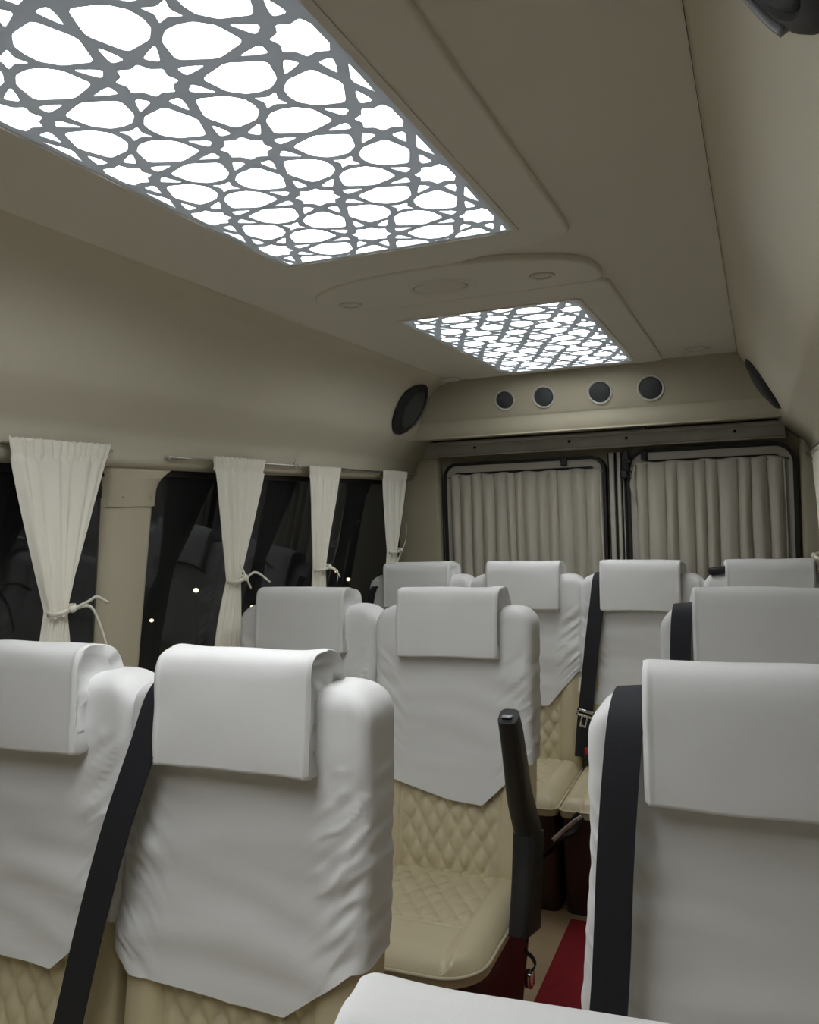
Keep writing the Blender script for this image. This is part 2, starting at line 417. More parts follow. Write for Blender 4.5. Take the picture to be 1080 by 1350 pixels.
# four round grilles on the bulkhead
nb = Vector((0,-1,-.34)).normalized()
for i, (x, lab) in enumerate(((-1.028,'leftmost of the four round black air vents on the back bulkhead'),(-.853,'second from the left of the four round air vents on the back bulkhead'),(-.611,'second from the right of the four round air vents on the back bulkhead'),(-.403,'rightmost of the four round black air vents on the back bulkhead'))):
    z = .470; y = 3.661
    root = empty('air_vent', (x, y, z)); tag(root, lab, 'air vent', 'round vents along the back bulkhead')
    t = Vector((1,0,0)); s = nb.cross(t); Mx = Matrix(((t.x,s.x,nb.x,0),(t.y,s.y,nb.y,0),(t.z,s.z,nb.z,0),(0,0,0,1)))
    r = (.046,.050,.053,.056)[i]
    bm = bmesh.new(); lathe(bm, [(r*.86,.004),(r*.90,.009),(r*.97,.009),(r*1.0,.0)], Mx, 40); bm_obj('ring', bm, M['ring'], root, True, 50)
    bm = bmesh.new(); lathe(bm, [(r*.88,.003),(r*.7,.007),(.0001,.009)], Mx, 40); bm_obj('grille', bm, M['mesh2'], root)
# small dark latch under the lip
bm = bmesh.new(); box(bm, (-.505,3.70,.309), (-.435,3.76,.324), .004); o = bm_obj('door_latch', bm, M['black']); tag(o, 'small dark latch plate under the lip of the back bulkhead', 'latch')

# ------------------------------------------------------------------ rear doors
root = empty('trim_9', (-.71, 3.96, .29)); tag(root, kind='structure')
bm = bmesh.new(); box(bm, (-.83,-.005,-.036), (.82,.05,.034), .006); box(bm, (-.83,-.022,.018), (.82,0,.034), .004); box(bm, (-.83,-.016,-.040), (.82,0,-.030), .003)
bm_obj('header_rail', bm, M['greymetal'], root, True, 40)
bm = bmesh.new()
for x in (-.56,-.1,.16,.62): lathe(bm, [(.0001,.003),(.006,.002),(.007,0)], Matrix.Translation((x,-.005,.0)) @ Matrix.Rotation(math.pi/2, 4, 'X'), 12)
bm_obj('screw', bm, M['black'], root)
def door(name, x0, x1, zt, zb, r):
    cx, cz = (x0+x1)/2, (zt+zb)/2
    root = empty(name, (cx, 4.03, cz)); tag(root, kind='structure')
    w, h = x1-x0, zt-zb
    def ring(nm, o, i, ya, yb, m, ro, ri):
        L1, L2 = rrect(0,0,w-2*o,h-2*o,ro), rrect(0,0,w-2*i,h-2*i,ri)
        bm = bmesh.new(); rows = [[(x,yb,z) for x,z in L1],[(x,ya,z) for x,z in L1],[(x,ya,z) for x,z in L2],[(x,yb,z) for x,z in L2]]
        rows.append(rows[0]); grid(bm, rows, True); bmesh.ops.remove_doubles(bm, verts=bm.verts, dist=1e-6)
        bm_obj(nm, bm, m, root, True, 40)
    ring('gasket', 0, .016, -.035, .03, M['rubber'], r, r-.016)
    ring('door_frame', .016, .05, -.028, .03, M['doorframe'], r-.016, max(.02, r-.05))
    ring('pane_gasket', .05, .062, -.020, .03, M['rubber'], max(.02, r-.05), .02)
    bm = bmesh.new(); box(bm, (-w/2+.055,.0,-h/2+.055), (w/2-.055,.006,h/2-.055)); bm_obj('pane', bm, M['glass'], root, False)
door('door_1', -1.452, -.655, .222, -1.1, .07)
door('door_2', -.560, .152, .236, -1.1, .09)
# centre post
root = empty('trim_10', (-.607, 4.03, -.4)); tag(root, kind='structure')
for nm, x0, x1, yy, m in (('post', -.040,.042,-.012,'dark'),('post_strip',-.032,-.010,-.030,'doorframe'),('post_strip',.004,.020,-.034,'doorframe'),('post_strip',.028,.034,-.026,'greymetal')):
    bm = bmesh.new(); box(bm, (x0, yy, -.7), (x1, .03, .63), .003); bm_obj(nm, bm, M[m], root)
# door lock in the gap
root = empty('door_lock', (-.556, 3.975, .16)); tag(root, 'black door lock mechanism at the top of the gap between the back doors', 'door lock')
bm = bmesh.new(); box(bm, (-.016,-.01,-.02), (.012,.02,.075), .004); bm_obj('lock_body', bm, M['black'], root)
bm = bmesh.new(); box(bm, (-.028,-.014,-.052), (.004,.014,-.014), .006); bm_obj('lock_lever', bm, M['black'], root)
bm = bmesh.new(); box(bm,(-.008,-.018,.012),(.024,.0,.036),.005); bm_obj('lock_catch', bm, M['black'], root)
bm = bmesh.new(); tube(bm, catmull([(0,0,-.03),(.012,-.006,-.055),(.030,-.006,-.045),(.02,-.004,-.02)], 5), .004, 8); bm_obj('lock_cable', bm, M['black'], root)
for x, z, lab in ((-.845,.198,'small dark clip on the top frame of the left back door'),(-.478,.205,'small dark clip on the top frame of the right back door')):
    bm = bmesh.new(); box(bm, (x-.014, 3.975, z-.018), (x+.014, 4.0, z+.024), .003); tag(bm_obj('door_clip', bm, M['black']), lab, 'clip', 'dark clips on the back door frames')

def pleat_curtain(name, x0, x1, zt, zb, y, n, seed, m, lean=0):
    rr = random.Random(seed); 
    ph = [0]; 
    for k in range(n): ph.append(ph[-1]+rr.uniform(.7,1.35))
    tot = ph[-1]; NU, NV = 260, 60; rows = []
    for j in range(NV+1):
        v = j/NV; z = zt+(zb-zt)*v; row = []
        for i in range(NU+1):
            u = i/NU; s = u*tot
            k = max(q for q in range(len(ph)) if ph[q] <= s+1e-9); k = min(k, n-1)
            fr = (s-ph[k])/(ph[k+1]-ph[k])
            # knife pleat : a broad rounded front then a sharp fold back
            w = math.sin(math.pi*min(1, fr/.82)) if fr < .82 else -1.0*math.sin(math.pi*(fr-.82)/.18)
            amp = .007+.011*min(1, v*5)
            yy = y - amp*w - .003*math.sin(s*2.3+v*3+seed) + .003*noise.noise(Vector((u*6, v*3, seed)))
            xx = x0+(x1-x0)*u + .006*noise.noise(Vector((k*3.1, v*2.0, seed+5))) + lean*v*(u-.5)
            row.append((xx, yy, z+.003*math.sin(s*3)*(1-v)))
        rows.append(row)
    bm = bmesh.new(); grid(bm, rows)
    o = bm_obj(name, bm, m); solid(o, .0015); return o
root = empty('pleated_curtain', (-1.04, 3.99, .15)); tag(root, 'beige pleated curtain covering the left back door window', 'curtain', 'curtains over the back door windows')
c = pleat_curtain('fabric', -1.41+1.04, -.675+1.04, .012, -.90, 0, 13, 3, M['rcurtain'], .01); c.parent = root
bm = bmesh.new(); tube(bm, [(-.385,.005,.0),(.375,.005,.0)], .004); bm_obj('rod', bm, M['steel'], root)
root = empty('pleated_curtain', (-.21, 3.985, .165)); tag(root, 'beige pleated curtain covering the right back door window, corner turned back', 'curtain', 'curtains over the back door windows')
c = pleat_curtain('fabric', -.515+.21, .105+.21, .012, -.90, 0, 10, 8, M['rcurtain'], .012); c.parent = root
bm = bmesh.new(); tube(bm, [(-.315,.005,.0),(.33,.005,.0)], .004); bm_obj('rod', bm, M['steel'], root)
rows = []
for j in range(21):
    v = j/20; z = .0-.22*v; wv = .030*math.sin(math.pi*min(1, v*1.15))**1.2 if v < .87 else .002
    rows.append([(-.303-wv*q, -.004-.020*math.sin(q*2.6)-.004*math.sin(v*12), z+.01*q) for q in [k/8 for k in range(9)]])
bm = bmesh.new(); grid(bm, rows); solid(bm_obj('turned_corner', bm, M['rcurtain'], root), .0015)

# ------------------------------------------------------------------ side curtains
def tie_curtain(xc, ya, yb, zt, ty0, ty1, tz, by0, by1, bz, seed, label, sx=1, tails=(), band=.042, sh=0):
    tails = [[(p[0], p[1]+sh, p[2]) for p in T] for T in tails]
    """curtain gathered on a rod (top ya..yb) pulled in by a tie"""
    cy = (ya+yb)/2
    root = empty('tied_curtain', (xc, cy, zt)); tag(root, label, 'curtain', 'cream curtains tied back on the side windows')
    NU, NV = 120, 90; rr = random.Random(seed); n = rr.choice((6,7,7)); rows = []
    ph = [rr.uniform(0, 6.28) for _ in range(4)]
    for j in range(NV+1):
        z = zt+(bz-zt)*j/NV
        if z > tz:
            t = (zt-z)/(zt-tz); e = t**1.12
            a = ya+(ty0-ya)*e; b = yb+(ty1-yb)*(t**1.05); gat = t
        else:
            t = (tz-z)/(tz-bz); e = math.sin(min(1, t*1.2)*math.pi/2)
            a = ty0+(by0-ty0)*e; b = ty1+(by1-ty1)*e; gat = 1-t*.6
        row = []
        drop = zt-z
        for i in range(NU+1):
            u = i/NU
            ww = u+.018*math.sin(u*17+ph[0])
            w = math.sin(2*math.pi*n*ww+ph[1])*.65+.35*math.sin(2*math.pi*n*.47*ww+ph[2])
            if drop < band:                              # ruffled rod pocket
                w = math.sin(2*math.pi*(n*2.3)*u+ph[3]+2*math.sin(u*9))*.8+.6*noise.noise(Vector((u*26, drop*60, seed)))
                amp = .0045
            else:
                k = min(1, (drop-band)/.08); amp = .0045*(1-k)+k*(.0085-.002*gat)
            rnd_ = .018*gat*math.cos(math.pi*(u-.5))
            x = sx*(amp*w+rnd_)
            if abs(drop-band) < .004: x -= sx*.003
            y = a+(b-a)*u + .0015*noise.noise(Vector((u*12, z*14, seed)))
            zz = z + (.004*noise.noise(Vector((u*30, seed, 0))) if j == 0 else 0)
            row.append((x, y-cy, zz-zt))
        rows.append(row)
    bm = bmesh.new(); grid(bm, rows); solid(bm_obj('fabric', bm, M['curtain'], root), .0012)
    # tie band
    ym, hw = (ty0+ty1)/2-cy, (ty1-ty0)/2+.003; tzz = tz-zt
    pts = [(sx*(.018+.024*math.cos(t)), ym+hw*math.sin(t), tzz+.007*math.sin(t)) for t in [2*math.pi*k/28 for k in range(29)]]
    bm = bmesh.new(); ribbon(bm, pts, (0,0,1), .011, .003, 1)
    tb = bm_obj('tie_band', bm, M['curtain'], root)
    bm = bmesh.new(); bmesh.ops.create_uvsphere(bm, u_segments=14, v_segments=10, radius=.010, matrix=Matrix.Translation((sx*.044, ym+.2*hw, tzz+.002)) @ Matrix.Diagonal((.8,1.2,.9,1)))
    bm_obj('knot', bm, M['curtain'], tb)
    for T in tails:
        bm = bmesh.new(); ribbon(bm, [(sx*.044, ym+.3*hw, tzz+.002)]+[(p[0]*sx, p[1]-cy, p[2]-zt) for p in T], (0,.35,1), .008, .0018, 6)
        bm_obj('tie_tail', bm, M['curtain'], tb)
    return root
XR = -1.592
tie_curtain(XR+.014, 1.452, 1.785, .198, 1.543, 1.612, -.213, 1.50, 1.630, -.55, 1, 'widest cream tied curtain, at the far left before the beige pillar',
            tails=([(.03,1.69,-.200),(.01,1.74,-.195),(.0,1.79,-.215)], [(.03,1.69,-.212),(.02,1.73,-.25),(.015,1.765,-.33)]), sh=-.035)
tie_curtain(XR+.014, 2.245, 2.555, .189, 2.285, 2.365, -.205, 2.20, 2.36, -.55, 2, 'cream tied curtain just behind the beige pillar, next to the rod bracket',
            tails=([(.03,2.45,-.19),(.01,2.52,-.20),(.0,2.60,-.235)], [(.03,2.43,-.235),(.02,2.45,-.24)], [(.04,2.37,-.17),(.03,2.375,-.155)]), sh=-.05)
tie_curtain(XR+.014, 2.862, 3.122, .180, 2.855, 2.948, -.212, 2.82, 2.95, -.55, 3, 'narrower cream tied curtain in the middle of the long left window',
            tails=([(.03,3.03,-.225),(.02,3.09,-.26)], [(.03,3.05,-.24),(.02,3.06,-.275)]), sh=-.045)
tie_curtain(XR+.014, 3.540, 3.840, .184, 3.565, 3.662, -.188, 3.52, 3.68, -.55, 4, 'smallest cream tied curtain, in the back left corner by the doors',
            tails=([(.03,3.77,-.14),(.01,3.83,-.07)], [(.03,3.68,-.22),(.02,3.66,-.25)]), sh=-.055)
tie_curtain(.205, 3.44, 3.90, .19, 3.08, 3.16, -.20, 3.06, 3.2, -.55, 5, 'sliver of cream curtain at the right edge of the photo', sx=-1)
# rods
def rod(y0, y1, x, z, label, sx, brackets):
    root = empty('curtain_rod', (x, (y0+y1)/2, z)); tag(root, label, 'curtain rod', 'thin curtain rods above the side windows'); cy = (y0+y1)/2
    bm = bmesh.new(); tube(bm, [(0,y0-cy,0),(0,y1-cy,0)], .0042, 10); bm_obj('rail', bm, M['steel'], root)
    for y in brackets:
        bm = bmesh.new(); box(bm, (-.022*sx-.004, y-cy-.008, -.008), (-.022*sx+.004, y-cy+.008, .02), .002); box(bm, (min(0,-.024*sx), y-cy-.003, -.004), (max(0,-.024*sx), y-cy+.003, .004), .001)
        bmesh.ops.create_uvsphere(bm, u_segments=10, v_segments=8, radius=.007, matrix=Matrix.Translation((0, y-cy, 0)))
        bm_obj('bracket', bm, M['greymetal'], root)
rod(.3, 1.80, XR+.006, .183, 'thin curtain rod above the first left window, mostly behind its curtain', 1, (.6, 1.2, 1.79))
rod(2.03, 3.97, XR+.006, .176, 'long thin curtain rod with dark brackets along the long left window', 1, (2.035, 2.76, 3.93))
rod(.3, 3.97, .19, .176, 'thin curtain rod at the right edge', -1, (.5, 2.2, 3.95))
bm = bmesh.new(); tube(bm, catmull([(XR+.014,2.745,.182),(XR+.018,2.76,.205),(XR+.014,2.785,.222)], 4), .0022, 8); tube(bm, catmull([(XR+.014,2.765,.184),(XR+.02,2.775,.165),(XR+.014,2.77,.15)], 4), .002, 8)
tag(bm_obj('wire_hook', bm, M['greymetal']), 'bent wire hook on the long left curtain rod between two curtains', 'hook')

# ------------------------------------------------------------------ seats
HT = 1.156            # headrest top above floor
BTOP = HT-.064        # shoulder height
HW = .225
def yfront(z):        # front face of backrest (local y), z above the floor
    t = (BTOP-z)/(BTOP-.36); return .045-.105*t+.012*math.sin(math.pi*min(1, max(0, t)))
def section(z, grow=0, n=96):
    """closed outline of the backrest at height z"""
    d = max(0, BTOP+grow-z); R = .058
    w = HW+grow-(R-math.sqrt(max(0, R*R-(R-min(d,R))**2)))
    w *= 1-.02*max(0, (BTOP-z-.25))
    R2 = .035; dep = .050+grow-(R2-math.sqrt(max(0, R2*R2-(R2-min(d,R2))**2)))
    yc = yfront(min(z, BTOP))+.050
    r = max(.004, min(.016+grow, dep*.95))
    return [(x, y, z, 0) for x, y in rrect(0, yc, 2*w, 2*dep, r, 10)]
def uniform_section(z, grow, n):
    L = section(z, grow); P = [Vector(p[:3]) for p in L]; P.append(P[0])
    cum = [0]
    for a, b in zip(P, P[1:]): cum.append(cum[-1]+(b-a).length)
    out = []; k = 0
    for i in range(n):
        s = cum[-1]*i/n
        while cum[k+1] < s: k += 1
        f = (s-cum[k])/max(1e-9, cum[k+1]-cum[k]); out.append(P[k].lerp(P[k+1], f))
    return out
def quilt(u, v, du, dv):
    return (abs(math.sin(math.pi*(u/du+v/dv)))*abs(math.sin(math.pi*(u/du-v/dv))))**.45
def back_mesh():
    bm = bmesh.new(); rows = []; NZ = 150
    zs = [BTOP-.085*(1-math.cos(math.pi/2*k/14)) for k in range(15)]
    zs += [zs[-1]-(zs[-1]-.33)*k/NZ for k in range(1, NZ+1)]
    for z in zs:
        row = []
        for p in uniform_section(z, 0, 200):
            x, y = p.x, p.y
            if y < yfront(min(z,BTOP))+.02 and z < .80:
                fd = min(1, (.80-z)/.1); y_0 = y
                if abs(x) < .135 and z < BTOP-.1:
                    y += .012*(1-quilt(x, z, .047, .078))-.004
                for sx in (.142,):
                    d = abs(abs(x)-sx)
                    if d < .008: y += .006*(1-d/.008)
                if abs(x) > .142: y -= .010*math.sin(min(1, (abs(x)-.142)/.07)*math.pi)
                y = y_0+(y-y_0)*fd
                if z < .44: y += .03*((.44-z)/.11)**2
            row.append((x, y, z))
        rows.append(row)
    V = grid(bm, rows, True); cap(bm, V[0][::-1]); cap(bm, V[-1])
    return bm
def cover_mesh(seed):
    bm = bmesh.new(); N = 168; NZ = 95; rr = random.Random(seed); asym = rr.uniform(-.012, .012); cols = []
    S = Vector((seed*7.3, seed*3.1, 0))
    # dense stack of sections for interpolation
    top = BTOP+.009
    zs = [top-.09*(1-math.cos(math.pi/2*k/12)) for k in range(13)]
    def hem(x, y):
        h = .592+asym*x/.2+.012*math.sin(x*9+seed)
        if x > 0: h += (.125-.02*(seed%3))*max(0, min(1, (x-.10)/.115))
        else: h += .030+.035*max(0, min(1, (-x-.185)/.04))-.03*min(1, -x/.2*-1+1)
        return h
    secs = [uniform_section(z, .009, N) for z in zs]
    hems = [hem(p.x, p.y) for p in secs[-1]]
    rows = [[tuple(p) for p in s] for s in secs]
    # below the shoulder: columns run down to their own hem
    zlast = zs[-1]; fine = {}
    for j in range(1, NZ+1):
        t = j/NZ; row = []
        for i in range(N):
            z = zlast+(hems[i]-zlast)*t
            key = round(z, 3)
            if key not in fine: fine[key] = uniform_section(key, .009, N)
            p = fine[key][i].copy(); p.z = z
            row.append(p)
        rows.append(row)
    out = []
    for j, row in enumerate(rows):
        r2 = []
        for p in row:
            p = Vector(p); x, y, z = p
            f = max(0, min(1, (yfront(min(z,BTOP))+.03-y)/.02)); dd = min(1, max(0, (BTOP-.05-z)/.12))
            zz = z+.10*x*x*4
            w = noise.noise(Vector((x*1.6, zz*9+.4*noise.noise(Vector((x*3,z*3,1))+S), 0))+S)
            w2 = noise.noise(Vector((x*5+z*3, zz*22, 3))+S)
            side = min(1, max(0, (abs(x)-.12)/.08))
            w3 = noise.noise(Vector((x*7, z*38-abs(x)*30, 7))+S)
            dy = -(.0105*w+.0035*w2)*dd
            y += f*dy - f*.003
            y += f*side*w3*.0070*dd
            rid = noise.noise(Vector((x*4+z*6, z*17-abs(x)*22, 11))+S); y -= f*side*dd*.0042*max(0, 1-abs(rid)*9)
            if abs(x) > HW-.03: x += math.copysign(1, x)*(.0022*w3*2+.003*noise.noise(Vector((y*14, z*11, 2))+S))*dd
            fl = max(0, .72-z)/.13
            if x < 0: x -= .020*min(1, max(0, (.85-z)/.25))*min(1, -x/.2)
            y -= f*.010*fl*(.5+noise.noise(Vector((x*8, 0, 9))+S))
            r2.append((x, y, z))
        out.append(r2)
    V = grid(bm, out, True); cap(bm, V[0][::-1])
    return bm
def headrest_mesh(seed):
    S = Vector((seed*4.7, 1.3*seed, 2))
    prof = [(-.016,-.186),(-.014,-.160),(-.009,-.11),(-.003,-.06),(.002,-.030),(.012,-.010),(.030,-.001),(.055,0),(.080,-.006),(.100,-.018),(.114,-.036),(.118,-.055),(.108,-.068),(.085,-.074),(.062,-.080),(.050,-.095),(.044,-.13),(.038,-.165),(.030,-.184),(.008,-.192)]
    P = [p for p in catmull([(0,a,b) for a, b in prof]+[(0,*prof[0])], 5)][:-1]
    c = Vector((0, .035, -.07)); xs = []
    n = 46
    for i in range(n+1):
        xs.append(-.15+.30*(.5-.5*math.cos(math.pi*i/n))*1.0)
    bm = bmesh.new(); rows = []
    for i, x in enumerate(xs):
        e = .15-abs(x); k = 1-.10*(max(0, 1-e/.009))**2
        r = []
        for p in P:
            # front face keeps its outline, ends tuck in slightly
            q = Vector((x, c.y+(p.y-c.y)*k, c.z+(p.z-c.z)*(1-(1-k)*.35)))
            edge = max(0, 1-e/.06)
            q.y += .0035*noise.noise(Vector((x*9, p.y*18, p.z*16))+S)*(.35+edge)
            q.z += (.003+.006*edge*(1 if p.y > .06 else .2))*noise.noise(Vector((x*10, p.y*20, p.z*20))+S*1.7)
            # the rear flap droops and widens unevenly past the end of the front pad
            back = max(0, min(1, (p.y-.03)/.08)); front = 1-back
            q.x += math.copysign(1, x)*edge*(.014*back*(.6+noise.noise(Vector((p.y*22, x, seed)))))
            q.x *= 1-.010*front*max(0, (-p.z)/.186)
            if e < .012 and e > .004: q.y -= .0016*front
            r.append(q)
        rows.append(r)
    V = grid(bm, rows, True)
    # closed ends with a pleated tuck
    for row, s in ((V[0], -1), (V[-1], 1)):
        inner = []
        for v in row:
            q = c.lerp(v.co, .72); inner.append(bm.verts.new((v.co.x-s*.010-s*.005*math.sin(v.co.z*160+seed), q.y, q.z)))
        m = len(row)
        for j in range(m): bm.faces.new((row[j], row[(j+1)%m], inner[(j+1)%m], inner[j]))
        bm.faces.new(inner)
    bm.transform(Matrix.Translation((0,0,HT)))
    return bm
def cush_outline(grow=0, n=10, CR=.10):
    w = .223+grow; y0, y1 = -.50-grow, .02
    pts = []
    for sx, a0 in ((-1,180),(1,270)):
        for k in range(n+1):
            a = math.radians(a0+90*k/n); pts.append((sx*(w-CR)+CR*math.cos(a), y0+CR+CR*math.sin(a)))
    pts += [(w, y0+CR+(y1-y0-CR)*k/8) for k in range(1, 9)]
    pts += [(w-2*w*k/10, y1) for k in range(1, 11)]
    pts += [(-w, y1-(y1-y0-CR)*k/8) for k in range(1, 8)]
    return pts
def cushion_mesh(CR=.10):
    N = 120; zt = .392; bm = bmesh.new(); w, y0, y1 = .223, -.50, .02; V = []
    for j in range(N+1):
        row = []
        for i in range(N+1):
            u, v = i/N*2-1, j/N
            # squircle mapping of the front corners
            y = y0+(y1-y0)*v; lim = w
            if y < y0+CR: lim = w-CR+math.sqrt(max(0, CR*CR-(y0+CR-y)**2))
            x = u*lim
            e = min(lim-abs(x), y-y0, .05) if True else 0
            e = max(0, min(e, .05)); zz = zt-.034*(1-e/.05)**2.4
            if abs(x) < .142 and y > -.335: zz += -.008*(1-quilt(x, y, .052, .070))+.002
            d = abs(abs(x)-.147)
            if d < .007: zz -= .006*(1-d/.007)
            d = abs(y+.342)
            if d < .007 and abs(x) < .147: zz -= .006*(1-d/.007)
            zz += .006*math.sin((y-y0)/(y1-y0)*math.pi)
            zz += .002*noise.noise(Vector((x*14, y*14, 4)))
            row.append((x, y, zz))
        V.append(row)
    VV = grid(bm, V)
    # skirt
    ring = [VV[0][i] for i in range(N+1)]+[VV[j][N] for j in range(1, N+1)]+[VV[N][i] for i in range(N-1, -1, -1)]+[VV[j][0] for j in range(N-1, 0, -1)]
    lower = [bm.verts.new((v.co.x*1.0, v.co.y, .335)) for v in ring]; m = len(ring)
    for k in range(m): bm.faces.new((ring[k], ring[(k+1)%m], lower[(k+1)%m], lower[k]))
    bmesh.ops.remove_doubles(bm, verts=bm.verts, dist=1e-5)
    return bm
def base_mesh(CR=.10, k=.80):
    bm = bmesh.new(); L = cush_outline(-.004, 10, CR)
    rows = [[(x*(1-(1-k)*(.352-z)/.352), y+(.0 if y > -.3 else .03*(.352-z)/.352), z) for x, y in L] for z in (.352, .30, .2, .1, .05, .0)]
    V = grid(bm, rows, True); cap(bm, V[0][::-1]); cap(bm, V[-1]); return bm
def as_mesh(bm, name, sharp=None):
    me = bpy.data.meshes.new(name); bmesh.ops.recalc_face_normals(bm, faces=bm.faces); bm.to_mesh(me); bm.free()
    for p in me.polygons: p.use_smooth = True
    if sharp: me.set_sharp_from_angle(angle=math.radians(sharp))
    return me
BACK = as_mesh(back_mesh(), 'backrest'); CUSH = as_mesh(cushion_mesh(), 'cushion'); BASE = as_mesh(base_mesh(), 'seat_base', 40)
_b = bmesh.new(); L = cush_outline(.002); tube(_b, [(x, y, .358) for x, y in L[:31]], .0042, 8); PIPE = as_mesh(_b, 'piping')
BCUSH = as_mesh(cushion_mesh(.03), 'cushion'); BBASE = as_mesh(base_mesh(.03, 1.0), 'seat_base', 40)
_b = bmesh.new(); L = cush_outline(.002, 10, .03); tube(_b, [(x, y, .358) for x, y in L[:31]], .0042, 8); BPIPE = as_mesh(_b, 'piping')
def seat(x, y, seed, label, rz=0, group='white covered passenger seats', dz=0, hr=0):
    root = empty('passenger_seat', (x, y, FLOOR), rz); tag(root, label, 'seat', group)
    link('backrest', BACK, M['leather'], root); bk = y > 3; c = link('cushion', BCUSH if bk else CUSH, M['leather'], root); link('piping', BPIPE if bk else PIPE, M['piping'], c); link('seat_base', BBASE if bk else BASE, M['brown'], root)
    bm = cover_mesh(seed); o = bm_obj('back_cover', bm, M['cloth'], root); o['label'] = 'white cloth cover over the upper backrest'
    bm = headrest_mesh(seed); o = bm_obj('headrest_cover', bm, M['cloth'], root); o['label'] = 'white cloth covered headrest'; o.location.z = hr
    for ch in root.children:
        if dz and ch.name.split('.')[0] != 'seat_base': ch.location.z += dz
    return root
def belt(root, pts, wdir, width, tongue=None, buckle=None, ang=0):
    bm = bmesh.new(); ribbon(bm, pts, wdir, width, .0028); s = bm_obj('seat_belt', bm, M['belt'], root, True, 40); s['label'] = 'black seat belt webbing'
    if tongue:
        p = Vector(tongue); Mx = Matrix.Translation(p) @ Matrix.Rotation(ang, 4, 'Y')
        bm = bmesh.new()
        for a, b in (((-.034,-.006,.012),(.034,.004,.022)),((-.034,-.006,-.004),(-.026,.004,.022)),((.026,-.006,-.004),(.034,.004,.022)),((-.034,-.006,-.006),(.034,.004,.003)),
                     ((-.013,-.004,-.042),(-.007,.001,-.004)),((.007,-.004,-.042),(.013,.001,-.004)),((-.013,-.004,-.046),(.013,.001,-.038))): box(bm, a, b, .0012, 1)
        bm.transform(Mx); bm_obj('tongue', bm, M['chrome'], s)
    if buckle:
        p = Vector(buckle); bm = bmesh.new(); box(bm, (-.014,-.012,-.035), (.014,.012,.03), .005); bm.transform(Matrix.Translation(p)); b = bm_obj('buckle', bm, M['black'], s)
        bm = bmesh.new(); box(bm, (-.010,-.014,.010), (.010,.010,.032), .003); bm.transform(Matrix.Translation(p)); bm_obj('release_button', bm, M['redp'], b)
    return s
XA, XB, XD = -1.273, -.806, -.816
sA = seat(XA, 1.166, 1, 'white covered seat at the far left edge of the photo, under the widest curtain')
sB = seat(XB, 1.166, 2, 'large white covered seat at lower left with a black belt down its left side')
sC = seat(-1.283, 2.225, 3, 'white covered window seat of the second left row, in front of the long window')
sD = seat(XD, 2.225, 4, 'white covered seat with a raised black armrest and its quilted cream cushion showing')
sX = seat(-.078, .405, 7, 'nearest seat, only the white headrest top shows at the bottom edge', rz=.07, dz=-.095, hr=.035)
sR1 = seat(-.007, 1.19, 5, 'large white covered seat on the right with a wide black belt')
sR2 = seat(-.015, 2.24, 6, 'white covered seat at right, directly behind the large belted one')
sE = seat(-1.342, 3.31, 11, 'leftmost seat of the back row, beneath the smallest curtain')
sF = seat(-.886, 3.31, 12, 'second seat from the left of the back row, hem cut at a slant')
sG = seat(-.430, 3.31, 13, 'third seat from the left of the back row, belt buckle hanging at its left')
sH = seat(.026, 3.31, 14, 'rightmost seat of the back row, below the right back door curtain')
# belts (local coordinates of each seat)
belt(sB, [(-.10,.12,1.085),(-.135,.06,1.112),(-.150,.020,1.085),(-.170,-.006,1.0),(-.208,-.040,.86),(-.244,-.070,.70),(-.280,-.10,.52),(-.305,-.13,.40)], (1,-.12,.25), .066)
belt(sR1, [(-.160,.13,1.075),(-.168,.08,1.112),(-.172,.024,1.096),(-.178,-.006,1.03),(-.188,-.026,.90),(-.196,-.045,.75),(-.208,-.068,.60),(-.22,-.09,.42)], (1,-.05,.1), .050)
belt(sR2, [(-.165,.13,1.075),(-.173,.08,1.112),(-.176,.024,1.096),(-.179,-.006,1.03),(-.182,-.03,.90),(-.186,-.05,.75),(-.192,-.075,.55)], (1,0,.1), .050)
belt(sG, [(-.125,.12,1.085),(-.138,.07,1.112),(-.150,.022,1.092),(-.160,-.004,1.0),(-.180,-.028,.84),(-.200,-.050,.66),(-.215,-.07,.52),(-.222,-.085,.42)], (1,0,.15), .056, tongue=(-.208,-.070,.575), buckle=(-.20,-.085,.425), ang=.25)
# E's thin strap on its left, and the dark belt guide by H
belt(sE, [(-.17,.13,1.07),(-.19,.07,1.075),(-.205,.02,1.04),(-.215,-.01,.95),(-.225,-.04,.8)], (1,0,.1), .03)
bm = bmesh.new(); box(bm, (-.045,-.02,-.012), (.03,.02,.014), .007, 3); bm.transform(Matrix.Translation((-.165,.05,1.115)) @ Matrix.Rotation(-.12, 4, 'Y')); bm_obj('belt_guide', bm, M['black'], sH)
# raised armrest of seat D
def bar(bm, pts, w, t, xdir=(1,0,0), n=8):
    P = catmull(pts, n); rows = []
    for i, p in enumerate(P):
        d = (P[min(i+1, len(P)-1)]-P[max(i-1, 0)]).normalized(); a = Vector(xdir); b = d.cross(a).normalized()
        ww = w[0]+(w[1]-w[0])*i/(len(P)-1); tt = t[0]+(t[1]-t[0])*i/(len(P)-1)
        L = rrect(0,0,ww,tt,min(ww,tt)*.32,4)
        rows.append([p+a*q[0]+b*q[1] for q in L])
    V = grid(bm, rows, True); cap(bm, V[0][::-1]); cap(bm, V[-1])
AX = .252
bm = bmesh.new(); bar(bm, [(AX+.016,-.335,.898),(AX+.014,-.305,.845),(AX+.008,-.26,.765),(AX,-.205,.67),(AX+.002,-.15,.57),(AX+.002,-.12,.50)], (.046,.056), (.050,.090))
ar = bm_obj('armrest', bm, M['black'], sD, True, 50); ar['label'] = 'raised black plastic armrest'
